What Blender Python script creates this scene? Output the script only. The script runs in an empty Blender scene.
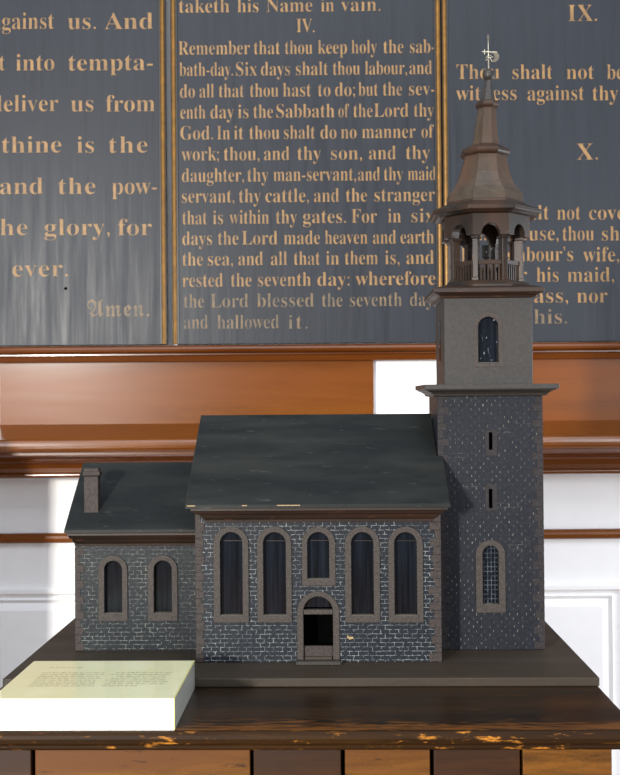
import bpy, bmesh, math, random
from mathutils import Vector, Matrix
from mathutils.geometry import tessellate_polygon
random.seed(7)
S = bpy.context.scene
COL = S.collection
PI = math.pi

# ------------------------------------------------------------------ camera
ZC = 1.42                                   # eye height, metres
F_PX = 1100.0                               # focal length for a 620 px wide frame
PITCH, ROLL, YAW = math.radians(.65), math.radians(.45), math.radians(1.2)
Fw = Vector((0, math.cos(PITCH), math.sin(PITCH)))
U0 = Vector((0, -math.sin(PITCH), math.cos(PITCH)))
Rt = math.cos(ROLL)*Vector((1, 0, 0)) - math.sin(ROLL)*U0
Up = math.cos(ROLL)*U0 + math.sin(ROLL)*Vector((1, 0, 0))
cam_d = bpy.data.cameras.new('camera'); cam = bpy.data.objects.new('camera', cam_d); COL.objects.link(cam)
cam_d.sensor_fit = 'HORIZONTAL'; cam_d.sensor_width = 36; cam_d.lens = F_PX/620*36
m = Matrix((Rt, Up, -Fw)).transposed().to_4x4(); m.translation = (0, 0, ZC); cam.matrix_world = m
cam_d.dof.use_dof = True; cam_d.dof.focus_distance = 2.2; cam_d.dof.aperture_fstop = 13
cam_d.clip_start = .05
S.camera = cam

# ------------------------------------------------------------------ light
S.view_settings.view_transform = 'Standard'; S.view_settings.look = 'None'
S.view_settings.gamma = 1; S.view_settings.use_curve_mapping = False
S.view_settings.exposure = 0.0
w = bpy.data.worlds.new('room_light'); S.world = w; w.use_nodes = True
w.node_tree.nodes['Background'].inputs[0].default_value = (.68, .81, 1.0, 1)
w.node_tree.nodes['Background'].inputs[1].default_value = .40

def area(name, loc, target, sx, sy, power, col):
    l = bpy.data.lights.new(name, 'AREA'); l.shape = 'RECTANGLE'; l.size = sx; l.size_y = sy
    l.energy = power; l.color = col
    o = bpy.data.objects.new(name, l); COL.objects.link(o); o.location = loc
    o.rotation_euler = (Vector(target)-Vector(loc)).to_track_quat('-Z', 'Y').to_euler()
    return o
area('sunlit_window', (-2.75, -4.0, 1.95), (.3, 2.6, 1.2), .30, .6, 560, (1, .96, .89))
area('tall_window_left', (-3.4, -4.2, 2.4), (-.3, 3.0, 1.2), 1.5, 2.4, 130, (.93, .96, 1))
area('tall_window_right', (3.6, -4.2, 2.4), (.5, 3.0, 1.2), 2.2, 2.4, 190, (.93, .96, 1))
area('side_fill', (3.3, 3.0, 1.25), (.5, 3.9, .95), 1.0, 1.6, 66, (.93, .96, 1))  # unseen lamp added to brighten the back wall right of the tower
area('overhead_fill', (0, .6, 4.6), (0, 2.6, .9), 4.5, 2.5, 120, (.92, .95, 1))  # overhead lamp added as soft fill, kept out of the upright reflections

# ------------------------------------------------------------------ survey helpers (photo measurement -> real position on a known plane)
CY, SY = math.cos(YAW), math.sin(YAW)
def ray(x, y): return Fw + Rt*((x-310)/F_PX) + Up*((387.5-y)/F_PX)
def onv(x, y, v):
    d = ray(x, y); du = CY*d.x - SY*d.y; dv = SY*d.x + CY*d.y; t = v/dv
    return du*t, d.z*t + ZC
def pu(x, y, v): return onv(x, y, v)[0]
def pz(x, y, v): return onv(x, y, v)[1]
def onY(x, y, Y):
    d = ray(x, y); t = Y/d.y; return d.x*t, d.z*t + ZC
def W(u, v, z): return Vector((CY*u + SY*v, -SY*u + CY*v, z))   # table frame -> world

# ------------------------------------------------------------------ materials
def new_mat(name):
    m = bpy.data.materials.new(name); m.use_nodes = True; nt = m.node_tree
    return m, nt, nt.nodes, nt.links, nt.nodes['Principled BSDF']
def rgb(r, g, b):
    f = lambda c: (c/255/12.92) if c/255 <= .04045 else ((c/255+.055)/1.055)**2.4
    return (f(r), f(g), f(b), 1)
def noise(N, L, vec, scale, detail=4, rough=.6, dist=0):
    n = N.new('ShaderNodeTexNoise'); n.inputs['Scale'].default_value = scale
    n.inputs['Detail'].default_value = detail; n.inputs['Roughness'].default_value = rough
    n.inputs['Distortion'].default_value = dist
    L.new(vec, n.inputs['Vector']); return n.outputs['Fac']
def mapping(N, L, scale=(1, 1, 1), loc=(0, 0, 0), coord='Object'):
    tc = N.new('ShaderNodeTexCoord'); mp = N.new('ShaderNodeMapping')
    mp.inputs['Scale'].default_value = scale; mp.inputs['Location'].default_value = loc
    L.new(tc.outputs[coord], mp.inputs['Vector']); return mp.outputs['Vector']
def ramp(N, L, fac, stops):
    r = N.new('ShaderNodeValToRGB'); e = r.color_ramp.elements
    while len(e) < len(stops): e.new(.5)
    for k, (p, c) in enumerate(stops): e[k].position = p; e[k].color = c if len(c) == 4 else (*c, 1)
    L.new(fac, r.inputs['Fac']); return r.outputs['Color']
def grey(v): return (v, v, v, 1)
def mix(N, L, fac, a, b, mode='MIX'):
    x = N.new('ShaderNodeMix'); x.data_type = 'RGBA'; x.blend_type = mode
    for s, val in ((x.inputs['Factor'], fac), (x.inputs['A'], a), (x.inputs['B'], b)):
        if isinstance(val, (int, float, tuple)): s.default_value = val
        else: L.new(val, s)
    return x.outputs['Result']
def math_(N, L, op, a, b=None):
    x = N.new('ShaderNodeMath'); x.operation = op
    for s, val in zip(x.inputs, (a, b)):
        if val is None: continue
        if isinstance(val, (int, float)): s.default_value = val
        else: L.new(val, s)
    return x.outputs[0]
def bump(N, L, B, h, strength=.3, dist=.001):
    b = N.new('ShaderNodeBump'); b.inputs['Strength'].default_value = strength; b.inputs['Distance'].default_value = dist
    L.new(h, b.inputs['Height']); L.new(b.outputs[0], B.inputs['Normal'])

def plain(name, col, rough=.5, metal=0, coat=0, var=.15, scale=40, bmp=0, spec=.5):
    m, nt, N, L, B = new_mat(name)
    v = mapping(N, L)
    n = noise(N, L, v, scale, 6, .75)
    lo = tuple(c*(1-var) for c in col[:3])+(1,); hi = tuple(min(1, c*(1+var)) for c in col[:3])+(1,)
    L.new(ramp(N, L, n, [(.32, lo), (.68, hi)]), B.inputs['Base Color'])
    B.inputs['Roughness'].default_value = rough; B.inputs['Metallic'].default_value = metal
    B.inputs['Coat Weight'].default_value = coat; B.inputs['Specular IOR Level'].default_value = spec
    if bmp: bump(N, L, B, n, bmp)
    return m

def wood(name, c1, c2, c3=None, grain=(3, 40, 40), rough=.35, coat=0, wear=None, wear_amt=.6, bmp=.15, big=1.2, spec=.5):
    m, nt, N, L, B = new_mat(name)
    v = mapping(N, L, grain)
    a = noise(N, L, v, 1.0, 6, .65, .6)
    b = noise(N, L, mapping(N, L, tuple(g*.25 for g in grain)), big, 3, .5, .3)
    c = ramp(N, L, a, [(.25, c1), (.75, c2)])
    sp_ = noise(N, L, mapping(N, L), 210, 5, .8)
    c = mix(N, L, 1.0, c, ramp(N, L, sp_, [(.28, grey(.62)), (.72, grey(1.0))]), 'MULTIPLY')
    if c3: c = mix(N, L, ramp(N, L, b, [(.4, grey(0)), (.65, grey(1))]), c, c3)
    if wear:
        n1 = noise(N, L, mapping(N, L, (14, 60, 60)), 1.5, 6, .7)
        lo = .62 if wear_amt < .9 else .585
        c = mix(N, L, ramp(N, L, n1, [(lo, grey(0)), (lo+.08, grey(min(1, wear_amt)))]), c, wear)
    L.new(c, B.inputs['Base Color'])
    L.new(ramp(N, L, b, [(.2, grey(rough*.8)), (.8, grey(min(1, rough*1.25)))]), B.inputs['Roughness'])
    B.inputs['Coat Weight'].default_value = coat; B.inputs['Coat Roughness'].default_value = .12
    B.inputs['Specular IOR Level'].default_value = spec
    bump(N, L, B, math_(N, L, 'ADD', a, noise(N, L, mapping(N, L), 260, 4, .7)), bmp)
    return m

def masonry(name, base1, base2, mortar, bw, rh, ms, amount, ticks_only=False, offset=(0, 0, 0)):
    """dark painted wall with a drawn joint pattern; joints are broken and faded"""
    m, nt, N, L, B = new_mat(name)
    tc = N.new('ShaderNodeTexCoord'); sp = N.new('ShaderNodeSeparateXYZ'); L.new(tc.outputs['Object'], sp.inputs[0])
    cx = N.new('ShaderNodeCombineXYZ')
    jit = math_(N, L, 'MULTIPLY', math_(N, L, 'SUBTRACT', noise(N, L, tc.outputs['Object'], 70, 3), .5), .011)
    L.new(math_(N, L, 'ADD', math_(N, L, 'ADD', sp.outputs['X'], sp.outputs['Y']), jit), cx.inputs['X'])
    zz = math_(N, L, 'ADD', math_(N, L, 'ADD', sp.outputs['Z'], 1.0), math_(N, L, 'MULTIPLY', jit, .35))
    L.new(zz, cx.inputs['Y'])
    br = N.new('ShaderNodeTexBrick'); L.new(cx.outputs[0], br.inputs['Vector'])
    br.inputs['Scale'].default_value = 1; br.inputs['Brick Width'].default_value = bw; br.inputs['Row Height'].default_value = rh
    br.inputs['Mortar Size'].default_value = ms; br.inputs['Mortar Smooth'].default_value = .2
    fac = br.outputs['Fac']
    fr = math_(N, L, 'FRACT', math_(N, L, 'DIVIDE', zz, rh))
    dist = math_(N, L, 'ABSOLUTE', math_(N, L, 'SUBTRACT', fr, .5))
    if ticks_only:
        vert = math_(N, L, 'LESS_THAN', dist, .27)
        hn = ramp(N, L, noise(N, L, mapping(N, L, (8, 8, 45)), 1, 2), [(.63, grey(0)), (.69, grey(.4))])
        fac = math_(N, L, 'MULTIPLY', fac, math_(N, L, 'MAXIMUM', vert, hn))
    brk = ramp(N, L, noise(N, L, tc.outputs['Object'], 130, 3, .6), [(.5-amount*.25, grey(0)), (.62-amount*.2, grey(1))])
    pat = ramp(N, L, noise(N, L, tc.outputs['Object'], 14, 4, .6), [(.3, grey(.25)), (.65, grey(1))])
    k = math_(N, L, 'MULTIPLY', math_(N, L, 'MULTIPLY', fac, brk), pat)
    base = ramp(N, L, noise(N, L, tc.outputs['Object'], 150, 6, .8), [(.32, base1), (.68, base2)])
    chips = ramp(N, L, noise(N, L, tc.outputs['Object'], 90, 5, .75), [(.69, grey(0)), (.73, grey(.7))])
    c = mix(N, L, k, base, mortar)
    c = mix(N, L, chips, c, rgb(120, 105, 92))
    L.new(c, B.inputs['Base Color'])
    B.inputs['Roughness'].default_value = .42; B.inputs['Specular IOR Level'].default_value = .2
    bump(N, L, B, math_(N, L, 'ADD', noise(N, L, tc.outputs['Object'], 220, 3), math_(N, L, 'MULTIPLY', k, .8)), .5, .0008)
    return m

M = {}
def dk(*c): return tuple(x*.66 for x in rgb(*c)[:3])+(1,)
def dm(*c): return tuple(x*y for x, y in zip(rgb(*c)[:3], (.66, .74, .74)))+(1,)
M['nave_wall'] = masonry('slate blue painted masonry', dk(22, 26, 32), dk(45, 50, 59), dk(180, 185, 181), .0172, .0083, .0005, .3)
M['annex_wall'] = masonry('slate blue painted annex masonry', dk(18, 23, 28), dk(36, 43, 49), dk(160, 165, 155), .0165, .0083, .00045, .3)
M['tower_wall'] = masonry('slate grey painted tower masonry', dk(27, 29, 36), dk(45, 48, 56), dk(170, 168, 156), .0165, .0084, .00055, .25, True)
M['stone'] = plain('brown grey stone paint', dk(74, 66, 61), .6, var=.55, scale=260, bmp=1, spec=.3)
M['quoin'] = plain('worn brown quoin paint', dk(66, 57, 53), .6, var=.6, scale=220, bmp=1, spec=.3)
M['quoin_dark'] = plain('dull slate brown quoin paint', dk(56, 51, 52), .6, var=.5, scale=220, bmp=1, spec=.2)
M['sill'] = plain('pale worn sill paint', dk(112, 106, 92), .6, var=.3, scale=90, bmp=.5, spec=.3)
M['moulding'] = wood('dark brown painted moulding', dk(32, 26, 23), dk(58, 47, 41), dk(64, 43, 32), (6, 60, 60), .45, wear=dk(140, 90, 55), wear_amt=.3, spec=.35)
M['drab'] = plain('drab grey brown paint', dk(57, 53, 49), .42, var=.35, scale=160, bmp=.5, spec=.4)
M['roof'] = wood('weathered black roof paint', dk(36, 38, 38), dk(44, 47, 47), dk(50, 52, 49), (12, 50, 50), .45, wear=dk(104, 106, 98), wear_amt=.45, bmp=.12, spec=.16)
M['spire'] = wood('brown grey spire paint', dk(54, 47, 40), dk(102, 89, 74), dk(90, 66, 50), (28, 28, 9), .4, wear=dk(140, 122, 104), wear_amt=.4, spec=.28)
M['lantern'] = wood('dark grey brown lantern paint', dk(34, 30, 27), dk(62, 54, 48), dk(74, 52, 38), (34, 34, 11), .36, wear=dk(120, 96, 78), wear_amt=.35, spec=.25)
M['board'] = wood('dull dark base board', dk(60, 52, 42), dk(86, 76, 62), dk(66, 53, 42), (4, 30, 30), .5, wear=dk(112, 94, 74), wear_amt=.3, spec=.3)
M['table_top'] = wood('near black worn table top', dk(20, 16, 12), dk(44, 34, 25), dk(66, 46, 28), (2.5, 34, 34), .3, wear=dk(120, 84, 42), wear_amt=.3, spec=.18)
def edge_wear():
    nt = M['table_top'].node_tree; N = nt.nodes; L = nt.links; B = N['Principled BSDF']
    src = B.inputs['Base Color'].links[0].from_socket
    tc = N.new('ShaderNodeTexCoord'); sp = N.new('ShaderNodeSeparateXYZ'); L.new(tc.outputs['Object'], sp.inputs[0])
    d = math_(N, L, 'ADD', sp.outputs['Y'], .455)          # distance behind the front edge
    band = ramp(N, L, d, [(0, grey(1)), (.075, grey(0))])
    n = noise(N, L, mapping(N, L, (9, 70, 70)), 1.4, 7, .75, .8)
    k = ramp(N, L, math_(N, L, 'ADD', n, math_(N, L, 'MULTIPLY', band, .22)), [(.60, grey(0)), (.74, grey(.85))])
    L.new(mix(N, L, k, src, rgb(112, 68, 26)), B.inputs['Base Color'])
edge_wear()
M['table_edge'] = wood('worn amber table edge', dk(36, 24, 12), dk(84, 54, 22), dk(50, 31, 14), (5, 90, 90), .45, wear=dk(215, 140, 52), wear_amt=.95, spec=.1)
M['table_amber'] = wood('amber brown table panel', dk(70, 42, 12), dk(168, 108, 38), dk(112, 66, 22), (7, 60, 60), .4, wear=dk(40, 24, 12), wear_amt=.8, spec=.3)
M['table_dark'] = wood('dark brown table panel', dk(32, 21, 12), dk(96, 58, 26), dk(58, 34, 18), (5, 60, 60), .4, spec=.3)
M['mahogany'] = wood('polished mahogany', dm(122, 60, 14), dm(164, 90, 28), dm(142, 72, 20), (2.2, 18, 22), .27, bmp=.06, spec=.15)
M['shelf_wood'] = wood('high gloss mahogany', dm(122, 60, 14), dm(164, 90, 28), dm(142, 72, 20), (2.2, 18, 22), .25, coat=.55, bmp=.06, spec=.3)
M['mahogany_dark'] = wood('polished dark mahogany', dm(104, 48, 12), dm(146, 76, 22), dm(120, 58, 16), (2.2, 30, 30), .24, coat=.15, bmp=.06, spec=.35)
M['white_wall'] = plain('white painted wall', rgb(243, 243, 243), .5, var=.02, scale=6)
M['chip'] = plain('bare chipped wood', rgb(150, 125, 85), .6, var=.3, scale=300)
M['floor'] = wood('floor boards', rgb(110, 78, 50), rgb(140, 104, 70), None, (3, 20, 20), .4)
M['gilt'] = plain('gilt bead', rgb(120, 84, 26), .4, metal=.3, var=.35, scale=35, bmp=.3)
M['ebony'] = plain('black tablet edge', rgb(18, 18, 20), .4, var=.2)
M['iron'] = plain('tarnished pale metal', rgb(190, 185, 165), .35, metal=.7, var=.3, scale=200)
M['dark_inside'] = plain('dark interior', rgb(6, 6, 6), .9, var=.1, spec=0)
M['card_white'] = plain('white box board', rgb(246, 248, 240), .35, coat=.3, var=.01)
M['card_edge'] = plain('yellowed card edge', rgb(205, 200, 130), .35, coat=.3, var=.1)
M['ink'] = plain('small grey print', rgb(70, 68, 50), .5, var=.2)

def glass_mat(name, lattice=False, scratch=False):
    m, nt, N, L, B = new_mat(name)
    tc = N.new('ShaderNodeTexCoord')
    s = noise(N, L, mapping(N, L, (150, 150, 6)), 1, 3)
    c = ramp(N, L, s, [(.35, rgb(7, 9, 12)), (.7, rgb(24, 28, 36))])
    if lattice:
        sp = N.new('ShaderNodeSeparateXYZ'); L.new(tc.outputs['Object'], sp.inputs[0])
        fx = math_(N, L, 'LESS_THAN', math_(N, L, 'FRACT', math_(N, L, 'DIVIDE', math_(N, L, 'ADD', sp.outputs['X'], 2.0), .0072)), .16)
        fz = math_(N, L, 'LESS_THAN', math_(N, L, 'FRACT', math_(N, L, 'DIVIDE', math_(N, L, 'ADD', sp.outputs['Z'], 2.0), .0092)), .12)
        k = math_(N, L, 'MAXIMUM', fx, fz)
        br = ramp(N, L, noise(N, L, tc.outputs['Object'], 110, 2), [(.38, grey(.15)), (.58, grey(1))])
        c = mix(N, L, math_(N, L, 'MULTIPLY', k, br), c, rgb(84, 92, 100))
    if scratch:
        k = ramp(N, L, noise(N, L, mapping(N, L, (90, 90, 45)), 1.2, 5, .7, 1.2), [(.62, grey(0)), (.68, grey(.7))])
        c = mix(N, L, k, c, rgb(165, 172, 180))
    L.new(c, B.inputs['Base Color']); B.inputs['Roughness'].default_value = .12; B.inputs['Specular IOR Level'].default_value = .3
    return m
M['glass'] = glass_mat('dark streaked pane'); M['glass_lattice'] = glass_mat('leaded lattice pane', True); M['glass_scratch'] = glass_mat('scratched dark pane', scratch=True)

def tablet_mat():
    m, nt, N, L, B = new_mat('black tablet varnish')
    st = noise(N, L, mapping(N, L, (38, 38, 2.2)), 1, 6, .65, .2)
    fine = noise(N, L, mapping(N, L, (160, 160, 3)), 1, 4, .7)
    sp = noise(N, L, mapping(N, L), 60, 4, .7)
    c = ramp(N, L, st, [(.25, rgb(24, 28, 35)), (.75, rgb(38, 42, 50))])
    spots = ramp(N, L, sp, [(.73, grey(0)), (.76, grey(.8))])
    c = mix(N, L, spots, c, rgb(28, 30, 35))
    L.new(c, B.inputs['Base Color'])
    L.new(ramp(N, L, st, [(.3, grey(.34)), (.7, grey(.5))]), B.inputs['Roughness'])
    B.inputs['Specular IOR Level'].default_value = .3
    bump(N, L, B, math_(N, L, 'ADD', st, math_(N, L, 'MULTIPLY', fine, .35)), .3, .002)
    return m
M['tablet'] = tablet_mat()
def letter_mat():
    m, nt, N, L, B = new_mat('ochre gilt lettering')
    n = noise(N, L, mapping(N, L), 26, 5, .7)
    L.new(ramp(N, L, n, [(.3, rgb(110, 82, 50)), (.62, rgb(152, 115, 66))]), B.inputs['Base Color'])
    B.inputs['Roughness'].default_value = .5
    return m
M['letter'] = letter_mat()
def faded_mat():
    m, nt, N, L, B = new_mat('faded ochre lettering')
    n = noise(N, L, mapping(N, L), 22, 5, .7)
    L.new(ramp(N, L, n, [(.32, rgb(66, 62, 55)), (.62, rgb(122, 98, 66))]), B.inputs['Base Color'])
    B.inputs['Roughness'].default_value = .5
    return m
M['faded'] = faded_mat()
def sheet_mat():
    m, nt, N, L, B = new_mat('yellowed sheet under clear plastic')
    n = noise(N, L, mapping(N, L), 9, 3)
    L.new(ramp(N, L, n, [(.3, rgb(226, 224, 172)), (.7, rgb(236, 234, 192))]), B.inputs['Base Color'])
    B.inputs['Roughness'].default_value = .5; B.inputs['Coat Weight'].default_value = 1; B.inputs['Coat Roughness'].default_value = .02
    B.inputs['Coat IOR'].default_value = 1.6
    return m
M['sheet'] = sheet_mat()
def side_mat():
    m, nt, N, L, B = new_mat('clear plastic over white side')
    B.inputs['Base Color'].default_value = rgb(205, 206, 196); B.inputs['Roughness'].default_value = .4
    B.inputs['Coat Weight'].default_value = 1; B.inputs['Coat Roughness'].default_value = .03; B.inputs['Coat IOR'].default_value = 1.7
    return m
M['side'] = side_mat()

# ------------------------------------------------------------------ mesh helpers
class MB:
    def __init__(s): s.v = []; s.f = []
    def add(s, vs, fs):
        b = len(s.v); s.v += [tuple(p) for p in vs]; s.f += [tuple(b+i for i in f) for f in fs]; return s
    def box(s, x0, x1, y0, y1, z0, z1):
        return s.add([(x, y, z) for z in (z0, z1) for y in (y0, y1) for x in (x0, x1)],
                     [(0, 2, 3, 1), (4, 5, 7, 6), (0, 1, 5, 4), (2, 6, 7, 3), (0, 4, 6, 2), (1, 3, 7, 5)])
    def loft(s, rings, cap=True):
        """rings: lists of equal length, closed; bottom to top, counter-clockwise from above"""
        b = len(s.v); n = len(rings[0])
        for r in rings: s.v += [tuple(p) for p in r]
        for k in range(len(rings)-1):
            for i in range(n):
                j = (i+1) % n
                s.f.append((b+k*n+i, b+k*n+j, b+(k+1)*n+j, b+(k+1)*n+i))
        if cap:
            s.f.append(tuple(b+i for i in reversed(range(n)))); s.f.append(tuple(b+(len(rings)-1)*n+i for i in range(n)))
        return s
    def rects(s, levels):
        """levels: (x0, x1, y0, y1, z) stacked into one lofted body"""
        return s.loft([[(a, c, z), (b, c, z), (b, d, z), (a, d, z)] for a, b, c, d, z in levels])
    def extrude_x(s, prof, x0, x1, x0b=None, x1b=None):
        """prof: list of (y, z) clockwise seen from +x; optional end shift list per point"""
        n = len(prof)
        A = [((x0 if x0b is None else x0b[i]), y, z) for i, (y, z) in enumerate(prof)]
        B = [((x1 if x1b is None else x1b[i]), y, z) for i, (y, z) in enumerate(prof)]
        return s.loft([A, B])
    def plate(s, outer, holes, y0, y1):
        """outline in (x, z), extruded from y0 to y1, with holes"""
        loops = [outer]+list(holes)
        tris = tessellate_polygon([[Vector((x, z, 0)) for x, z in l] for l in loops])
        pts = [p for l in loops for p in l]; n = len(pts); b = len(s.v)
        s.v += [(x, y0, z) for x, z in pts]+[(x, y1, z) for x, z in pts]
        for t in tris:
            s.f.append(tuple(b+i for i in t)); s.f.append(tuple(b+n+i for i in reversed(t)))
        k = 0
        for l in loops:
            m_ = len(l)
            for i in range(m_):
                j = (i+1) % m_
                s.f.append((b+k+i, b+k+j, b+n+k+j, b+n+k+i))
            k += m_
        return s
    def tube(s, pts, r, n=8):
        rings = []
        for i, p in enumerate(pts):
            p = Vector(p); a = Vector(pts[max(0, i-1)]); c = Vector(pts[min(len(pts)-1, i+1)])
            d = (c-a).normalized(); e = d.orthogonal().normalized() if i == 0 else (e-d*e.dot(d)).normalized(); g = d.cross(e)
            rr = r[i] if isinstance(r, (list, tuple)) else r
            rings.append([p+e*math.cos(2*PI*k/n)*rr+g*math.sin(2*PI*k/n)*rr for k in range(n)])
        return s.loft(rings)
    def build(s, name, mat, parent=None, origin=None, bevel=0, smooth=False, seg=1, auto=None):
        off = Vector(origin) if origin is not None else (Vector(parent['_o']) if parent is not None and '_o' in parent else Vector((0, 0, 0)))
        me = bpy.data.meshes.new(name)
        me.from_pydata([tuple(Vector(p)-off) for p in s.v], [], s.f)
        bm = bmesh.new(); bm.from_mesh(me)
        bmesh.ops.recalc_face_normals(bm, faces=bm.faces)
        bm.to_mesh(me); bm.free()
        for mm in (mat if isinstance(mat, list) else [mat]): me.materials.append(mm)
        if smooth: me.polygons.foreach_set('use_smooth', [True]*len(me.polygons))
        o = bpy.data.objects.new(name, me); COL.objects.link(o)
        if bevel:
            md = o.modifiers.new('bevel', 'BEVEL'); md.width = bevel; md.segments = seg; md.limit_method = 'ANGLE'; md.angle_limit = math.radians(40)
        if parent is not None:
            o.parent = parent; o['_o'] = list(off)
        return o
def tag(o, label=None, cat=None, group=None, kind=None):
    for k, v in (('label', label), ('category', cat), ('group', group), ('kind', kind)):
        if v: o[k] = v
    return o
def thing(name, u, v, z, label, cat, group=None, world=False):
    o = bpy.data.objects.new(name, None); o.empty_display_size = .05; COL.objects.link(o)
    if world: o.location = (u, v, z)
    else: o.location = W(u, v, z); o.rotation_euler = (0, 0, -YAW)
    o['_o'] = [u, v, z]
    return tag(o, label, cat, group)
def arch(x0, x1, zb, zt, n=14):
    r = (x1-x0)/2; c = (x0+x1)/2; zs = zt-r
    return [(x0, zb), (x1, zb)]+[(c+r*math.cos(PI*k/n), zs+r*math.sin(PI*k/n)) for k in range(n+1)]
def rect(x0, x1, z0, z1): return [(x0, z0), (x1, z0), (x1, z1), (x0, z1)]

# ------------------------------------------------------------------ the setting (world axes)
YW = 3.92
o = MB().box(-4, 4, YW, YW+.12, 0, 3.4).build('wall_back', M['white_wall']); tag(o, kind='structure')
o = MB().box(-4, 4, -5, YW+.12, -.05, 0).build('floor', M['floor']); tag(o, kind='structure')
o = MB().box(-1.7, -1.14, 2.95, 3.1, 0, 1.375).build('shadow_partition', M['white_wall'], bevel=.01); tag(o, kind='structure')  # unseen low partition, added to cast the shadow at the left of the wall
# slim wooden bead along the wall
za, zb = onY(310, 541, YW-.02)[1], onY(310, 531.5, YW-.02)[1]
o = MB().extrude_x([(YW, za), (YW, zb), (YW-.018, zb), (YW-.028, zb-.006), (YW-.03, (za+zb)/2), (YW-.028, za+.006), (YW-.018, za)], -3, 3).build('trim_1', M['mahogany'], bevel=.003, seg=2); tag(o, kind='structure')
# wainscot: moulded rail and raised panels, white
zr = onY(310, 590, YW)[1]
rl = MB()
rl.extrude_x([(YW, zr-.02), (YW, zr+.02), (YW-.008, zr+.02), (YW-.016, zr+.012), (YW-.016, zr-.004), (YW-.006, zr-.012), (YW-.004, zr-.02)], -3, 3)
o = rl.build('trim_2', M['white_wall'], bevel=.002); tag(o, kind='structure')
def wpanel(px0, px1, name):
    x0, x1 = onY(px0, 620, YW)[0], onY(px1, 620, YW)[0]; zt = zr-.018; z0 = .25; b = .045
    mb = MB()
    mb.loft([[(x0, YW, z0), (x1, YW, z0), (x1, YW, zt), (x0, YW, zt)],
             [(x0+.008, YW-.012, z0+.008), (x1-.008, YW-.012, z0+.008), (x1-.008, YW-.012, zt-.008), (x0+.008, YW-.012, zt-.008)],
             [(x0+.02, YW-.004, z0+.02), (x1-.02, YW-.004, z0+.02), (x1-.02, YW-.004, zt-.02), (x0+.02, YW-.004, zt-.02)],
             [(x0+b, YW-.016, z0+b), (x1-b, YW-.016, z0+b), (x1-b, YW-.016, zt-b), (x0+b, YW-.016, zt-b)]])
    o = mb.build(name, M['white_wall']); tag(o, kind='structure')
wpanel(-11, 285, 'trim_3'); wpanel(315, 614, 'trim_4'); wpanel(622, 900, 'trim_5')

# ------------------------------------------------------------------ mahogany shelf with back boards
sh = thing('wooden_shelf', 0, YW, 1.15, 'long polished mahogany wall shelf with moulded front edge and raised back boards', 'shelf', world=True)
z_b = onY(310, 421, YW-.03)[1]; z_f = onY(310, 437, 3.62)[1]; z_f2 = onY(310, 451, 3.62)[1]
z_c = onY(310, 456, 3.66)[1]; z_d = onY(310, 475.5, 3.80)[1]
r = (z_f-z_f2)/2
prof = [(YW, z_f2), (YW, z_b)]+[(3.62+r*.8-r*.8*math.sin(PI*k/8), (z_f+z_f2)/2+r*math.cos(PI*k/8)) for k in range(9)]
MB().extrude_x(prof, -3, 3).build('shelf_board', M['shelf_wood'], sh, smooth=False, bevel=.001)
zm = z_f2
pr = [(YW, z_d), (YW, zm), (3.65, zm), (3.65, zm-.010), (3.66, zm-.014), (3.672, zm-.018)]
for k in range(7):
    a = PI/2*k/6
    pr.append((3.672+.085*math.sin(a), zm-.018-(zm-.018-z_d-.020)*(1-math.cos(a))))
pr += [(3.752, z_d+.018), (3.748, z_d+.012), (3.752, z_d+.003), (3.765, z_d)]
MB().extrude_x(pr, -3, 3).build('shelf_moulding', M['mahogany_dark'], sh, bevel=.001)
zt0, zt1 = onY(310, 360, YW)[1], onY(310, 344, YW-.09)[1]
xa, xb = onY(2, 390, YW)[0], onY(373, 390, YW)[0]
MB().box(xa, xb, YW-.03, YW, z_b-.01, zt0).build('back_board', M['mahogany'], sh)
MB().box(onY(480, 390, YW)[0], 3, YW-.03, YW, z_b-.01, zt0).build('back_board', M['mahogany'], sh)
zq = onY(310, 352, YW-.09)[1]
pr = [(YW, zt0), (YW, zt1), (YW-.075, zt1)]+[(YW-.075-.018*math.sin(PI*k/6), (zt1+zq)/2+(zt1-zq)/2*math.cos(PI*k/6)) for k in range(7)]
pr += [(YW-.058, zq), (YW-.058, zq-.006), (YW-.066, zq-.010), (YW-.058, zt0-.004), (YW-.04, zt0-.004)]
MB().extrude_x(pr, -3, 3).build('cap_rail', M['mahogany_dark'], sh, bevel=.0008)

# ------------------------------------------------------------------ lettered tablets
YT = 3.86
dg = None
def mb_text(s, black=False):
    o = ''
    for c in s:
        if 'a' <= c <= 'z': o += chr((0x1D586 if black else 0x1D41A)+ord(c)-97)
        elif 'A' <= c <= 'Z': o += chr((0x1D56C if black else 0x1D400)+ord(c)-65)
        else: o += {"'": '\u2019', '-': '-'}.get(c, c)
    return o
def word_mesh(text, x0, x1, em, black=False, xs=.95):
    """flat letter outlines, in em units scaled; returns verts (x, z) and faces"""
    c = bpy.data.curves.new('t', 'FONT'); c.body = mb_text(text, black); c.size = 1; c.offset = -.0095 if not black else .002
    c.resolution_u = 3
    o = bpy.data.objects.new('t', c); COL.objects.link(o)
    def get():
        dgx = bpy.context.evaluated_depsgraph_get(); dgx.update()
        me = bpy.data.meshes.new_from_object(o.evaluated_get(dgx))
        vs = [v.co.copy() for v in me.vertices]; fs = [tuple(p.vertices) for p in me.polygons]; bpy.data.meshes.remove(me)
        return vs, fs
    target = (x1-x0)/em
    vs, fs = get(); wd = max(v.x for v in vs)-min(v.x for v in vs)
    tu = target/xs
    if len(text) > 1 and tu > wd*1.0:
        c.space_character = 1.3; v2, f2 = get(); w2 = max(v.x for v in v2)-min(v.x for v in v2)
        sp = 1+.3*(tu-wd)/(w2-wd)
        c.space_character = max(.85, min(2.2, sp)); vs, fs = get()
    bpy.data.objects.remove(o); bpy.data.curves.remove(c)
    a = min(v.x for v in vs); b = max(v.x for v in vs)
    k = (x1-x0)/(b-a)
    return [(x0+(v.x-a)*k, v.y*em) for v in vs], fs
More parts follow.
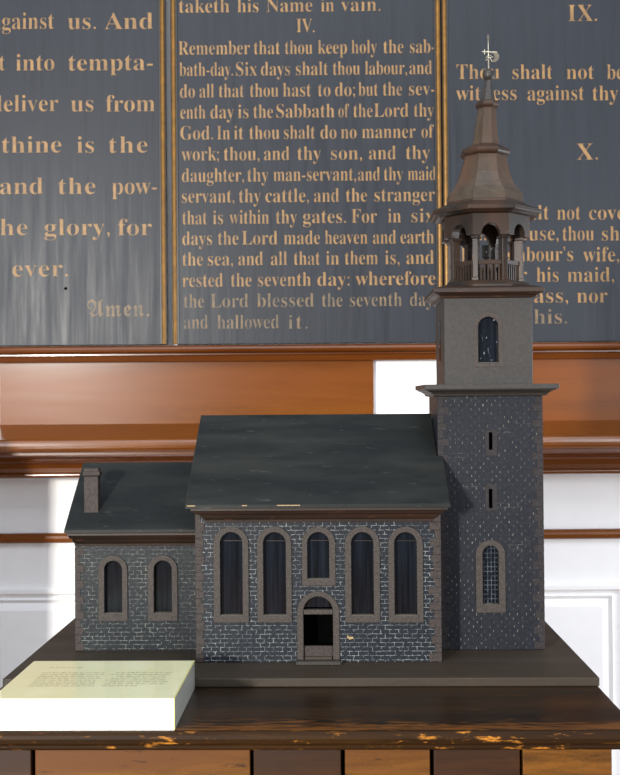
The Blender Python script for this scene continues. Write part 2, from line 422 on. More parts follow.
def line(parent, words, y0, em_px, xr=None, y1=None, mat='letter', black=False, xs=.95):
    """words: (text, photo x start, photo x end); y0/y1 the baseline at the left and right end of the line"""
    mb = MB(); L0, L1 = words[0][1], words[-1][2]
    for t, a, b in words:
        yy = y0 if y1 is None else y0+(y1-y0)*((a+b)/2-178)/258
        xa_, zz = onY(a, yy, YT); xb_, _ = onY(b, yy, YT)
        vs, fs = word_mesh(t, xa_, xb_, em_px*YT/F_PX, black, xs)
        mb.add([(x, YT-.0012, zz+z) for x, z in vs], fs)
    page = PAGES.setdefault(parent.name, (parent, MB(), []))
    page[1].add(mb.v, mb.f); page[2].extend([1 if mat == 'faded' else 0]*len(mb.f))
PAGES = {}
def print_pages():
    """all the painted words of a tablet are one surface pattern: one mesh, fresh and faded paint as two materials"""
    for parent, mb, idx in PAGES.values():
        o = mb.build('lettering', [M['letter'], M['faded']], parent)
        o.data.polygons.foreach_set('material_index', idx)
        bm = bmesh.new(); bm.from_mesh(o.data)
        for f in bm.faces:
            if f.normal.y > 0: f.normal_flip()
        bm.to_mesh(o.data); bm.free()
ZT0 = onY(310, 343, YT)[1]; ZT1 = ZT0+1.75
def tablet(px0, px1, label, bead_l=True, bead_r=True):
    x0, x1 = onY(px0, 180, YT)[0], onY(px1, 180, YT)[0]
    t = thing('lettered_tablet', (x0+x1)/2, YT, ZT0, label, 'wall tablet', world=True)
    MB().box(x0, x1, YT, YT+.03, ZT0, ZT1).build('panel', M['tablet'], t)
    for px, side, on in ((x0, -1, bead_l), (x1, 1, bead_r)):
        if not on: continue
        e = MB(); c0 = px+side*.0105
        e.box(min(px-side*.004, px+side*.0205), max(px-side*.004, px+side*.0205), YT-.004, YT+.03, ZT0, ZT1)
        e.build('edge_strip', M['ebony'], t, bevel=.001)
        g = MB(); rr = .0078
        ring = lambda z: [(c0+rr*math.cos(PI*k/6), YT-.004-rr*math.sin(PI*k/6), z) for k in range(7)]
        g.loft([ring(ZT0), ring(ZT1)]); g.build('gilt_bead', M['gilt'], t, smooth=False)
    e = MB(); e.box(x0, x1, YT-.004, YT+.03, ZT1, ZT1+.03); e.build('edge_strip', M['ebony'], t)
    return t
TL = tablet(-190, 160.3, 'black tablet left of the others with large widely spaced gold lettering ending in Amen')
line(TL, [('against', -8, 54), ('us.', 68, 96), ('And', 104.5, 153)], 29.4, 24.5, xs=1.14)
line(TL, [('not', -22, 5), ('into', 16, 54.5), ('tempta-', 68.5, 153)], 70.8, 24.5, xs=1.14)
line(TL, [('deliver', -9, 58.5), ('us', 71, 93.5), ('from', 106, 155)], 111.8, 24.5, xs=1.14)
line(TL, [('thine', 2, 61.5), ('is', 77, 94), ('the', 109, 147.5)], 153, 24.5, xs=1.14)
line(TL, [('and', 0, 43), ('the', 58.5, 95.5), ('pow-', 112, 157)], 194.3, 24.5, xs=1.14)
line(TL, [('the', -10, 27.5), ('glory,', 44.5, 110), ('for', 118, 152)], 235.5, 24.5, xs=1.14)
line(TL, [('ever.', 12.5, 68)], 276.8, 24.5, xs=1.14)
line(TL, [('Amen.', 87.5, 149.5)], 316.8, 23, mat='faded', black=True)
xh, zh = onY(65.8, 288.5, YT)
MB().plate([(xh+.0055*math.cos(2*PI*k/7)*(1+.3*(k % 2)), zh+.0055*math.sin(2*PI*k/7)) for k in range(7)], [], YT-.0006, YT+.001).build('nail_hole', M['dark_inside'], TL)
TC = tablet(177.3, 436, 'black tablet in the middle, densely lettered in gold under the numeral IV')
E1 = 20.3
line(TC, [('taketh', 179, 229.5), ('his', 237.5, 258.5), ('Name', 266.5, 312.4), ('in', 321, 334), ('vain.', 341, 380.5)], 13.2, E1, y1=10.6)
line(TC, [('IV.', 296.5, 314.5)], 32.5, E1)
line(TC, [('Remember', 178.5, 250), ('that', 254, 280), ('thou', 285, 312.5), ('keep', 318, 347), ('holy', 351.5, 377), ('the', 383.5, 403.5), ('sab-', 410, 435)], 55.3, E1, y1=53)
line(TC, [('bath-day.', 179.5, 233), ('Six', 236, 257), ('days', 261, 290), ('shalt', 296, 328), ('thou', 333, 360), ('labour,', 365, 407), ('and', 409.5, 432)], 76.5, E1, y1=74.3)
line(TC, [('do', 180, 195), ('all', 199.5, 214), ('that', 219, 244), ('thou', 250, 278.5), ('hast', 283, 311), ('to', 318, 330.5), ('do;', 335, 355), ('but', 358.5, 378), ('the', 383, 402), ('sev-', 409, 435)], 98, E1, y1=95.3)
line(TC, [('enth', 180.5, 205.5), ('day', 210.5, 234), ('is', 238, 248.5), ('the', 253.5, 273), ('Sabbath', 276.5, 334.5), ('of', 338.5, 349), ('the', 353.5, 372.5), ('Lord', 374, 408.5), ('thy', 414, 434)], 119, E1, y1=116.7)
line(TC, [('God.', 180.5, 213), ('In', 217, 230), ('it', 234, 243.5), ('thou', 249.5, 279.5), ('shalt', 284, 315), ('do', 320.5, 336.5), ('no', 341, 356.5), ('manner', 362, 415.5), ('of', 421.5, 434)], 140, E1, y1=138)
line(TC, [('work;', 181.5, 219), ('thou,', 224, 259.5), ('and', 264, 289.5), ('thy', 297.5, 321), ('son,', 331, 362), ('and', 369, 396), ('thy', 406, 430)], 161, E1, y1=159.2)
line(TC, [('daughter,', 182, 244), ('thy', 247.5, 268.5), ('man-servant,', 273.5, 356), ('and', 358, 380), ('thy', 384, 403), ('maid', 408, 436)], 182.4, E1, y1=180.2)
line(TC, [('servant,', 182, 234.5), ('thy', 239, 261), ('cattle,', 265.5, 309), ('and', 314, 339), ('the', 346, 367), ('stranger', 374.5, 435)], 203.2, E1, y1=201.3)
line(TC, [('that', 182.5, 207), ('is', 213, 223), ('within', 229.5, 269), ('thy', 276, 297), ('gates.', 303, 346), ('For', 351.5, 377), ('in', 388, 401), ('six', 411.5, 434)], 224.7, E1, y1=222.2)
line(TC, [('days', 182.5, 212), ('the', 218, 238.5), ('Lord', 242, 277.5), ('made', 284, 320), ('heaven', 325, 367.5), ('and', 373, 396), ('earth,', 400.5, 437)], 245.3, E1, y1=243.5)
line(TC, [('the', 182.5, 203), ('sea,', 208, 233), ('and', 238.5, 263), ('all', 271, 287), ('that', 294, 320), ('in', 326, 339), ('them', 345, 378), ('is,', 385, 399.5), ('and', 406.5, 434)], 266, E1, y1=264)
line(TC, [('rested', 182.5, 223), ('the', 231, 251.5), ('seventh', 258, 311), ('day:', 317.5, 349.5), ('wherefore', 355.5, 435.5)], 287.3, E1, y1=285)
line(TC, [('the', 184, 204), ('Lord', 210.5, 248.5), ('blessed', 257, 314), ('the', 322, 342.5), ('seventh', 350, 402), ('day,', 410, 436)], 308, E1, y1=306, mat='faded')
line(TC, [('and', 184, 208), ('hallowed', 217.5, 279), ('it.', 288.5, 307.5)], 328.8, E1, mat='faded')
TR = tablet(448.6, 800, 'black tablet behind the model tower with gold lettering under the numerals IX and X')
line(TR, [('IX.', 568, 597)], 21.4, 24.5, xs=1.06)
line(TR, [('Thou', 456.5, 499.5), ('shalt', 512.5, 552.5), ('not', 566.5, 594), ('bear', 607, 640)], 79.3, 22, xs=1.06)
line(TR, [('witness', 456, 516.5), ('against', 527.5, 584), ('thy', 592.5, 618)], 100.6, 22, xs=1.06)
line(TR, [('X.', 576.5, 598)], 160, 24.5, xs=1.06)
line(TR, [('Thou', 456.5, 498), ('shalt', 509, 549), ('not', 557, 580.5), ('covet', 589, 632)], 219.8, 21.5, xs=1.06)
line(TR, [("bour's", 456.5, 500), ('house,', 509, 558.5), ('thou', 562.5, 594), ('shalt', 602, 642)], 240.7, 21.5, xs=1.06)
line(TR, [('thy', 456.5, 476), ("neighbour's", 484, 573), ('wife,', 583, 619)], 261.7, 21.5, xs=1.06)
line(TR, [('vant,', 457, 492), ('nor', 500, 527), ('his', 536.5, 558.5), ('maid,', 567.5, 614)], 281.9, 21.5, xs=1.06)
line(TR, [('nor', 470, 497), ('his', 505, 526), ('ass,', 534, 568), ('nor', 577, 607.5)], 302.8, 21.5, xs=1.06)
line(TR, [('that', 470, 500), ('is', 510, 523), ('his.', 534, 567)], 323.8, 21.5, xs=1.06, mat='faded')

print_pages()

# ------------------------------------------------------------------ table
ZTB = .8992; ZBD = .9155
tb = thing('wooden_table', -.06, 2.2, 0, 'old dark wooden table with worn amber front edge under the model church', 'table')
uL, uR, vF, vB = -.612, .475, 1.727, 2.72
zE = .8700
MB().box(uL, uR, vF+.014, vB, zE, ZTB).build('table_top', M['table_top'], tb, bevel=.002, seg=2)
ed = MB(); pr = [(vF+.016, zE), (vF+.016, ZTB), (vF+.006, ZTB), (vF+.001, ZTB-.004), (vF, ZTB-.010), (vF+.001, ZTB-.017), (vF+.004, ZTB-.021), (vF+.004, zE+.003), (vF+.007, zE)]
ed.extrude_x(pr, uL, uR).build('front_edge', M['table_edge'], tb, bevel=.0012, seg=2)
bF = 1.752; zA = .72
bx0, bx1 = uL+.03, pu(613, 765, bF)
MB().box(bx0, bx1, bF+.012, vB-.04, zA, zE-.0003).build('apron', M['dark_inside'], tb)
pp = [(-40, 31, 'table_dark'), (35, 250, 'table_amber'), (253.5, 341, 'table_dark'), (345, 430, 'table_amber'), (434, 520, 'table_dark'), (523, 612, 'table_amber')]
for a, b, mt in pp:
    MB().box(pu(a, 760, bF), pu(b, 760, bF), bF, bF+.014, zA+.004, zE-.001).build('front_panel', M[mt], tb, bevel=.0015, seg=2)
for x in (bx0, bx1-.05):
    for y in (bF+.014, vB-.1):
        MB().rects([(x+.008, x+.042, y+.008, y+.042, 0), (x, x+.05, y, y+.05, .55), (x, x+.05, y, y+.05, zA)]).build('leg', M['table_dark'], tb, bevel=.002)

# ------------------------------------------------------------------ sign box
bx = thing('display_box', -.40, 1.87, ZTB, 'white box with a yellowed printed sheet on its glossy top, left corner of table', 'sign box')
x0, x1, y0, y1, zt = -.547, -.2545, 1.738, 1.992, ZTB+.0508
MB().box(x0, x1-.0008, y0, y1, ZTB+.0005, zt-.0012).build('box_body', M['card_white'], bx, bevel=.0008)
MB().box(x1-.0009, x1, y0+.001, y1-.001, ZTB+.001, zt-.0015).build('side_sheet', M['side'], bx)
MB().box(x0+.0004, x1-.0004, y0+.0015, y1-.0005, zt-.0012, zt).build('top_sheet', M['sheet'], bx)
ew = MB(); ew.box(x1-.0016, x1+.0003, y0, y1, zt-.0016, zt+.0004); ew.box(x1-.0012, x1+.0003, y0-.0002, y0+.0014, ZTB+.001, zt-.001)
ew.build('sheet_edge', M['card_edge'], bx)
pt = MB()
rows = 9
for k in range(rows):
    v = 1.915-k*.0125 if k else 1.94
    u = -.508; end = -.292
    if k == 0: u, end = -.505, -.455
    if k == rows-1: end = -.33
    while u < end:
        wl = random.uniform(.004, .014)
        if not (k and -.402 < u < -.388):
            e = u
            while e < u+wl:
                hh = random.choice((.0022, .0022, .0036))
                pt.add([(e, v, zt+.0002), (e+.0011, v, zt+.0002), (e+.0011, v+hh, zt+.0002), (e, v+hh, zt+.0002)], [(0, 1, 2, 3)])
                e += .0019
        u += wl+.0035
pt.build('lettering', M['ink'], bx)

# ------------------------------------------------------------------ model church
ch = thing('model_church', -.06, 2.32, ZTB, 'large dark painted wooden model of a church with tower, standing on the table', 'model church')
bd = MB(); b0, b1, c0, c1 = -.6075, .4765, 2.0, 2.66
bd.box(b0, b1, c0, c1, ZTB+.0003, ZBD); bd.build('base_board', M['board'], ch, bevel=.0018, seg=2)

def win_px(v, il, ir, it, ib, ol, orr, ot, ob):
    """opening and surround of an arched window measured on the wall plane v"""
    cx = (il+ir)/2
    I = (pu(il, (it+ib)/2, v), pu(ir, (it+ib)/2, v), pz(cx, ib, v), pz(cx, it, v))
    O = (pu(ol, (it+ib)/2, v), pu(orr, (it+ib)/2, v), pz(cx, ob, v), pz(cx, ot, v))
    return I, O
def window(parent, v, I, O, glass='glass', proud=.0035, depth=.012, bar=True):
    inset = .0012
    fr = MB().plate(arch(*O), [arch(*I)], v-proud, v+.006); fr.build('window_surround', M['stone'], parent, bevel=.001, seg=2)
    p = MB().plate(arch(I[0]-.001, I[1]+.001, I[2]-.001, I[3]+.001), [], v+depth, v+depth+.003); p.build('window_pane', M[glass], parent)
    sl = MB().box(I[0], I[1], v-proud+.001, v+depth, I[2]-.0028, I[2]+.0006); sl.build('window_sill', M['sill'], parent, bevel=.0006)
    if bar:
        zb_ = I[3]-(I[1]-I[0])*.42
        MB().box(I[0], I[1], v+depth-.0015, v+depth, zb_-.0006, zb_+.0006).build('glazing_bar', M['moulding'], parent)

# --- nave
vN, vNb = 2.12, 2.584; nL, nR = -.267, .2032
zCo = pz(320, 522, vN); zE0, zE1 = 1.2145, 1.2215; zRg = 1.3895; vRg = 2.352
WN = [win_px(vN, 220.3, 242.6, 532, 615.3, 213.7, 248.8, 526.2, 622.4), win_px(vN, 263.4, 286, 532, 615.3, 257.2, 291.8, 526.2, 622.4),
      win_px(vN, 307.3, 329.2, 532, 579, 302, 335.5, 526.2, 585.5), win_px(vN, 351.3, 373.6, 532, 615.3, 345, 380, 526.2, 622.4),
      win_px(vN, 394.4, 416.9, 532, 615.3, 388.3, 423.2, 526.2, 622.4)]
dI = (pu(303.5, 625, vN), pu(333, 625, vN)); dTop = pz(318, 596.3, vN)
dO = (pu(297.2, 625, vN), pu(339.6, 625, vN)); dOT = pz(318, 591.2, vN)
door_hole = arch(dI[0], dI[1], ZBD+.004, dTop)
mb = MB().plate(rect(nL, nR, ZBD+.0002, zE0), [arch(*I) for I, O in WN]+[door_hole], vN, vN+.010)
mb.box(nL, nR, vNb-.01, vNb, ZBD+.0002, zE0)
for a, b in ((nL, nL+.01), (nR-.01, nR)):
    g = [(vN+.010, ZBD+.0002), (vNb-.01, ZBD+.0002), (vNb-.01, zE0), (vRg, zRg-.012), (vN+.010, zE0)]
    mb.loft([[(a, y, z) for y, z in g], [(b, y, z) for y, z in g]])
nave = mb.build('nave', M['nave_wall'], ch, bevel=.0006)
for I, O in WN: window(nave, vN, I, O)
# near-black sheet added behind the openings, stands in for the shade inside
MB().plate(rect(nL+.012, nR-.012, ZBD+.001, zE0-.004), [], vN+.06, vN+.064).build('shade_screen', M['dark_inside'], nave)
# doorway
def arch_open(x0, x1, zb, zt): return arch(x0, x1, zb, zt)
MB().plate(arch(dO[0], dO[1], ZBD+.0005, dOT), [arch(dI[0], dI[1], ZBD+.003, dTop)], vN-.004, vN+.008).build('door_surround', M['stone'], nave, bevel=.001, seg=2)
zl0, zl1 = pz(318, 614.5, vN), pz(318, 609.6, vN)
MB().box(dI[0], dI[1], vN-.001, vN+.012, zl0, zl1).build('door_lintel', M['stone'], nave, bevel=.0008)
rr = (dI[1]-dI[0])/2
fan = [(dI[0]+rr+rr*math.cos(PI*k/14), dTop-rr+rr*math.sin(PI*k/14)) for k in range(15)]
fan = [(x, z) for x, z in fan if z > zl1-.002]
MB().plate(fan, [], vN+.008, vN+.011).build('fanlight', M['glass'], nave)
zs = pz(318, 646.5, vN)
MB().box(dI[0], dI[1], vN+.004, vN+.012, ZBD+.0005, zs).build('threshold', M['quoin'], nave, bevel=.001)
MB().box(dI[0]+.002, dI[1]-.002, vN-.004, vN+.01, ZBD+.0005, pz(318, 656.5, vN)).build('upper_step', M['board'], nave, bevel=.001)
MB().box(pu(296, 662, vN-.02), pu(341, 662, vN-.02), vN-.024, vN-.0045, ZBD+.0003, ZBD+.0068).build('door_step', M['drab'], nave, bevel=.0008)
# quoins
def quoins(parent, uc, side, v, z0, z1, wa, wb, h=.0158, t=.0012, mat='quoin', both=False):
    q = MB(); z = z0; k = 0
    while z < z1-.003:
        zz = min(z+h*random.uniform(.9, 1.1), z1); wd = (wa if k % 2 else wb)*random.uniform(.85, 1.15)
        q.box(min(uc+side*t, uc-side*wd), max(uc+side*t, uc-side*wd), v-t, v+.004, z+.0003, zz-.0003)
        z = zz; k += 1
    q.build('quoins', M[mat], parent, bevel=.0005)
quoins(nave, nL, -1, vN, ZBD+.001, zE0-.006, .0115, .017); quoins(nave, nR, 1, vN, ZBD+.001, zE0-.006, .0125, .021)
# cornice with splayed ends
def cornice(name, parent, xt0, xt1, xb0, xb1, vt, vb, zt, zb, back, mat):
    """front moulding: wide at the top (vt), narrow at the foot (vb)"""
    H = zt-zb; pts = [(0, 0), (.18, .04), (.30, .22), (.55, .42), (.62, .72), (.80, .88), (.84, 1.0), (1, 1.0)]   # (height fraction, projection fraction)
    rings = []
    for h, p in pts:
        v = vb+(vt-vb)*p; a = xb0+(xt0-xb0)*p; b = xb1+(xt1-xb1)*p; z = zb+H*h
        rings.append([(a, v, z), (b, v, z), (b, back, z), (a, back, z)])
    MB().loft(rings).build(name, M[mat], parent, bevel=.0005)
cornice('cornice', ch, pu(190.5, 509, 2.096), pu(447.5, 509, 2.096), pu(206, 521, vN), pu(433.5, 521, vN), 2.096, vN-.001, zE0-.0003, zCo, vN-.0002, 'moulding')

def roof(name, xl, xr, ve, vr, ze, zr, th, notch=None):
    """two sloping boards meeting at the ridge"""
    vb = 2*vr-ve; mb = MB(); s = (zr-ze)/(vr-ve)
    def slab(pts):   # pts in (u, v) counter-clockwise
        zf = lambda v: ze+(v-ve)*s if v <= vr else zr-(v-vr)*s
        top = [(u, v, zf(v)) for u, v in pts]; bot = [(u, v, zf(v)-th) for u, v in pts]
        mb.loft([bot, top])
    if notch: slab([(xl, ve), (notch[0], ve), (notch[0], notch[1]), (xr, notch[1]), (xr, vr), (xl, vr)])
    else: slab([(xl, ve), (xr, ve), (xr, vr), (xl, vr)])
    slab([(xl, vr), (xr, vr), (xr, vb), (xl, vb)])
    return mb.build(name, M['roof'], ch, bevel=.0008)
rf = roof('nave_roof', -.2835, .2085, 2.09, vRg, zE1, zRg, .0075, (.2200, 2.2215)); rf['label'] = 'large black roof of the nave'

for a, b, y in ((187, 195, 505), (277, 300, 504), (242, 247, 505.5)):
    MB().box(pu(a, y, 2.09), pu(b, y, 2.09), 2.0895, 2.0925, zE1-.0022, zE1-.0004).build('worn_chip', M['chip'], rf)
MB().plate([(pu(x, y, vN), pz(x, y, vN)) for x, y in ((347.5, 634.5), (349, 637), (353, 636.5), (353.5, 638.5), (349.5, 639.5), (347, 637.5))], [], vN-.0006, vN+.002).build('paint_chip', M['chip'], nave)

# --- annex
vA = 2.222; aL, aR = -.5247, -.2675; vAe = 2.19
zAe = pz(64, 530, vAe); zAr = pz(84, 462.6, 2.363); zAc = pz(130, 546, vA)
eL = pu(64, 530, vAe)
WA = [win_px(vA, 104.5, 122.3, 560.5, 613.4, 98.6, 127.8, 555.2, 621), win_px(vA, 154, 172, 560.2, 613, 148, 177.8, 554.9, 620.8)]
mb = MB().plate(rect(aL, aR, ZBD+.0002, zAe-.007), [arch(*I) for I, O in WA], vA, vA+.010)
vAb = 2*2.363-vA; mb.box(aL, aR, vAb-.01, vAb, ZBD+.0002, zAe-.007)
g = [(vA+.010, ZBD+.0002), (vAb-.01, ZBD+.0002), (vAb-.01, zAe-.008), (2.363, zAr-.012), (vA+.01, zAe-.008)]
mb.loft([[(aL, y, z) for y, z in g], [(aL+.01, y, z) for y, z in g]])
annex = mb.build('side_wing', M['annex_wall'], ch, bevel=.0006)
for I, O in WA: window(annex, vA, I, O, bar=False)
MB().plate(rect(aL+.012, aR-.002, ZBD+.001, zAe-.012), [], vA+.05, vA+.054).build('shade_screen', M['dark_inside'], annex)  # black sheet added, shade inside the wing put in as colour
quoins(annex, aL, -1, vA, ZBD+.001, zAc, .010, .019)
cornice('wing_cornice', ch, pu(67, 534, vAe+.004), -.2676, pu(75, 546, vA), -.2676, vAe+.004, vA-.001, zAe-.0075, zAc, vA-.0002, 'moulding')
rf = roof('wing_roof', eL, -.2690, vAe, 2.363, zAe, zAr, .007); rf['label'] = 'small black roof of the low side wing'
# chimney
sl = (zAr-zAe)/(2.363-vAe)
vc = 2.24
for _ in range(20):     # where the roof passes photo height 513
    vc = vAe+(pz(91, 512.5, vc)-zAe)/sl
cu0, cu1 = pu(84, 500, vc), pu(98.2, 500, vc); cw = cu1-cu0
zc0 = zAe+(vc-vAe)*sl-.006; zc1 = pz(91, 476.5, vc); zc2 = pz(91, 468.5, vc)
c = MB()
c.box(cu0, cu1, vc, vc+.024, zc0, zc1); chm = c.build('chimney', M['quoin'], ch, bevel=.0008)
o_ = .0022
MB().rects([(cu0, cu1, vc, vc+.024, zc1), (cu0-o_, cu1+o_*1.6, vc-o_, vc+.026, zc1+.003), (cu0-o_, cu1+o_*1.6, vc-o_, vc+.026, zc1+.009), (cu0-.001, cu1+.001, vc, vc+.025, zc1+.010), (cu0, cu1, vc, vc+.024, zc2)]).build('chimney_cap', M['quoin'], chm, bevel=.0005)

# --- tower
vT = 2.222; tL, tR = .2105, .4205; vTb = 2.42
zT1 = pz(490, 396.3, vT)
WT = win_px(vT, 482.5, 498.6, 545.5, 604.8, 475.8, 505.3, 539.9, 612.6)
slits = []
for a, b in ((432.3, 449.8), (488.9, 508.3)):
    slits.append((pu(488.8, a, vT), pu(492.4, a, vT), pz(490, b, vT), pz(490, a, vT)))
sh_ = [[(s[0], s[2]), (s[1], s[2]), (s[1], s[3]), (s[0], s[3])] for s in slits]
mb = MB().plate(rect(tL, tR, ZBD+.0002, zT1+.004), [arch(*WT[0])]+sh_, vT, vT+.010)
mb.box(tL, tL+.008, vT+.010, vTb, ZBD+.0002, zT1+.004); mb.box(tR-.008, tR, vT+.010, vTb, ZBD+.0002, zT1+.004); mb.box(tL+.008, tR-.008, vTb-.008, vTb, ZBD+.0002, zT1+.004)
tower = mb.build('tower', M['tower_wall'], ch, bevel=.0006)
window(tower, vT, *WT, glass='glass_lattice', bar=False)
MB().plate(rect(tL+.010, tR-.010, ZBD+.001, zT1-.002), [], vT+.05, vT+.053).build('shade_screen', M['dark_inside'], tower)  # black sheet behind slits and window, painted-in shade of the tower inside
for (a, b) in ((429.6, 455.9), (484.3, 510.9)):
    s = slits[0] if a < 450 else slits[1]
    MB().plate(rect(pu(485.2, a, vT), pu(497, a, vT), pz(490, b, vT), pz(490, a, vT)), [[(s[0], s[2]), (s[1], s[2]), (s[1], s[3]), (s[0], s[3])]], vT-.001, vT+.003).build('slit_surround', M['quoin_dark'], tower, bevel=.0004)
quoins(tower, tL, -1, vT, ZBD+.001, zT1, .012, .020, t=.0006, mat='quoin_dark'); quoins(tower, tR, 1, vT, ZBD+.001, zT1, .011, .020, t=.0006, mat='quoin_dark')

def slab4(name, body, vfront, body_b, over, zt, zf, zb, mat, top=None, parent=None):
    """square cornice: body=(u0,u1), over=(left,right,front,back), fillet zt..zf, slope zf..zb"""
    (a, b), (l, r_, f, k) = body, over
    H = zf-zb
    lv = []
    for h, p in ((0, .06), (.08, .28), (.35, .34), (.62, .52), (.82, .74), (.88, .84), (1, .84), (1.001, 1)):
        lv.append((a-l*p, b+r_*p, vfront-f*p, body_b+k*p, zb+H*h))
    lv.append((a-l, b+r_, vfront-f, body_b+k, zt))
    if top: lv.append(top)
    return MB().rects(lv).build(name, M[mat], parent or ch, bevel=.0006)
vS1 = 2.197
slab4('tower_cornice', (tL, tR), vT, vTb, (tL-pu(424.5, 386, vS1), pu(559.3, 386, vS1)-tR, .025, .022), pz(490, 384, vS1), pz(490, 389, vS1), zT1, 'drab')
zS1 = pz(490, 384, vS1)
# upper stage
vU = 2.2345; uc = (pu(444.3, 340, vU)+pu(532.5, 340, vU))/2; uh = (pu(532.5, 340, vU)-pu(444.3, 340, vU))/2
vc_ = vU+uh; zU1 = pz(488, 298, vU)
WU = win_px(vU, 478.2, 498.6, 316.8, 362.5, 473.8, 502.8, 311, 367)
mb = MB().plate(rect(uc-uh, uc+uh, zS1, zU1+.003), [arch(*WU[0])], vU, vU+.008)
mb.box(uc-uh, uc-uh+.008, vU+.008, vc_+uh, zS1, zU1+.003); mb.box(uc+uh-.008, uc+uh, vU+.008, vc_+uh, zS1, zU1+.003); mb.box(uc-uh+.008, uc+uh-.008, vc_+uh-.008, vc_+uh, zS1, zU1+.003)
st = mb.build('upper_tower_stage', M['drab'], ch, bevel=.0006); st['label'] = 'plain grey brown upper stage of the tower'
window(st, vU, WU[0], WU[1], glass='glass_scratch', proud=.0008, bar=False)
sw = MB(); cz = (WU[0][2]+WU[0][3])/2; A_ = arch(-.017, .017, WU[0][2], WU[0][3])
sw.add([(uc-uh-.0006, vc_+x, z) for x, z in A_], [tuple(range(len(A_)))]); sw.build('side_pane', M['glass'], st)
# second cornice with a low hipped top carrying the lantern
vS2 = vU-.024
zU2, zU3 = pz(488, 287.6, vS2), pz(488, 291.8, vS2)
zP = zU2+.010
ol = (uc-uh)-pu(433.2, 290, vS2); orr = pu(544.6, 290, vS2)-(uc+uh)
slab4('upper_cornice', (uc-uh, uc+uh), vU, vc_+uh, (ol, orr, .024, .02), zU2, zU3, zU1, 'moulding', top=(uc-.078, uc+.078, vc_-.078, vc_+.078, zP))
# --- lantern
VL = vc_
def lv_px(l, r_, y, v=None):
    v = v or VL
    a, b = pu(l, y, v), pu(r_, y, v); return (a+b)/2, (b-a)/2
LC, _ = lv_px(443, 527, 240)
def oct_px(l, r_, y):
    ap = .05
    for _ in range(6):
        a, b = pu(l, y, VL+.414*ap), pu(r_, y, VL-.414*ap); ap = (b-a)/2
    return (a+b)/2, ap
def octo(cu, cv, ap, z, rot=0):
    R = ap/math.cos(PI/8)
    return [(cu+R*math.cos(PI/8+PI/4*k+rot), cv+R*math.sin(PI/8+PI/4*k+rot), z) for k in range(8)]
zF = pz(485, 279.5, VL-.085)   # lantern floor
apF = .0835
MB().loft([octo(LC, VL, apF+.010, zP-.006), octo(LC, VL, apF+.007, zP), octo(LC, VL, apF-.002, zF-.001), octo(LC, VL, apF-.003, zF)]).build('lantern_floor', M['lantern'], ch, bevel=.0006)
lan = None
zA0, zA1, zAt = pz(485, 235, VL-.08), pz(485, 223, VL-.08), pz(485, 213.5, VL-.08)
apW = (pu(526.5, 226, VL)-pu(442.8, 226, VL))/2; face = 2*apW*math.tan(PI/8); tW = .024
# arcade band: eight faces, each with an arch cut in its lower edge
ab = MB(); aw = (pu(499.3, 228, VL-apW)-pu(480.3, 228, VL-apW))/2
for k in range(8):
    ang = -PI/2+PI/4*k; n = Vector((math.cos(ang), math.sin(ang), 0)); t = Vector((-n.y, n.x, 0))
    def P(x, d, z): q = Vector((LC, VL, 0))+n*(apW-d)+t*(x*(1-d/apW) if abs(x) > aw+.002 else x); return (q.x, q.y, z)
    out = [(-face/2, zA0), (-aw, zA0)]+[(-aw*math.cos(PI*j/12), zA0+(zA1-zA0)*math.sin(PI*j/12)) for j in range(1, 12)]+[(aw, zA0), (face/2, zA0), (face/2, zAt), (-face/2, zAt)]
    tris = tessellate_polygon([[Vector((x, z, 0)) for x, z in out]])
    m_ = len(out)
    ab.add([P(x, 0, z) for x, z in out]+[P(x, tW, z) for x, z in out],
           [tuple(tr) for tr in tris]+[tuple(m_+i for i in reversed(tr)) for tr in tris]+[(i, (i+1) % m_, m_+(i+1) % m_, m_+i) for i in range(m_)])
lan = ab.build('lantern', M['lantern'], ch); lan['label'] = 'open eight-sided lantern above the tower'
MB().loft([octo(LC, VL, apW-.001, zAt-.001), octo(LC, VL, apW-.001, zAt)]).build('lantern_ceiling', M['dark_inside'], lan)
def prism(cu, cv, z0, z1, hw, ang, dep):
    n = Vector((math.cos(ang), math.sin(ang), 0)); t = Vector((-n.y, n.x, 0)); c_ = Vector((cu, cv, 0))
    ring = lambda z, s=1: [tuple(c_+n*a*dep*s+t*b*hw*s+Vector((0, 0, z))) for a, b in ((-1, -1), (1, -1), (1, 1), (-1, 1))]
    return MB().loft([ring(z0, 1.25), ring(z0+.006, 1.25), ring(z0+.0065), ring(z1-.006), ring(z1-.0055, 1.3), ring(z1, 1.45)])
apC = .0685; Rc = apC/math.cos(PI/8)-.003
zRa, zRb = pz(485, 263.5, VL-.08), pz(485, 259, VL-.08)
for k in range(8):
    a = PI/8+PI/4*k; cu, cv = LC+Rc*math.cos(a), VL+Rc*math.sin(a)
    prism(cu, cv, zF, zA0+.0005, .0056, a, .0085).build('column', M['lantern'], lan, bevel=.0006)
    ang = -PI/2+PI/4*k; n = Vector((math.cos(ang), math.sin(ang), 0)); t = Vector((-n.y, n.x, 0)); hw = apC*math.tan(PI/8)-.006
    def bar(x0_, x1_, z0_, z1_, dd):
        r_ = lambda z: [tuple(Vector((LC, VL, z))+n*(apC+d)+t*x) for d, x in ((-dd, x0_), (dd, x0_), (dd, x1_), (-dd, x1_))]
        return MB().loft([r_(z0_), r_(z1_)])
    bar(-hw-.004, hw+.004, zRa, zRb, .0025).build('hand_rail', M['lantern'], lan, bevel=.0005)
    for j in range(6):
        x = (-1+.4*j)*(hw-.004)
        bar(x-.0016, x+.0016, zF, zRa+.0003, .0016).build('baluster', M['lantern'], lan)
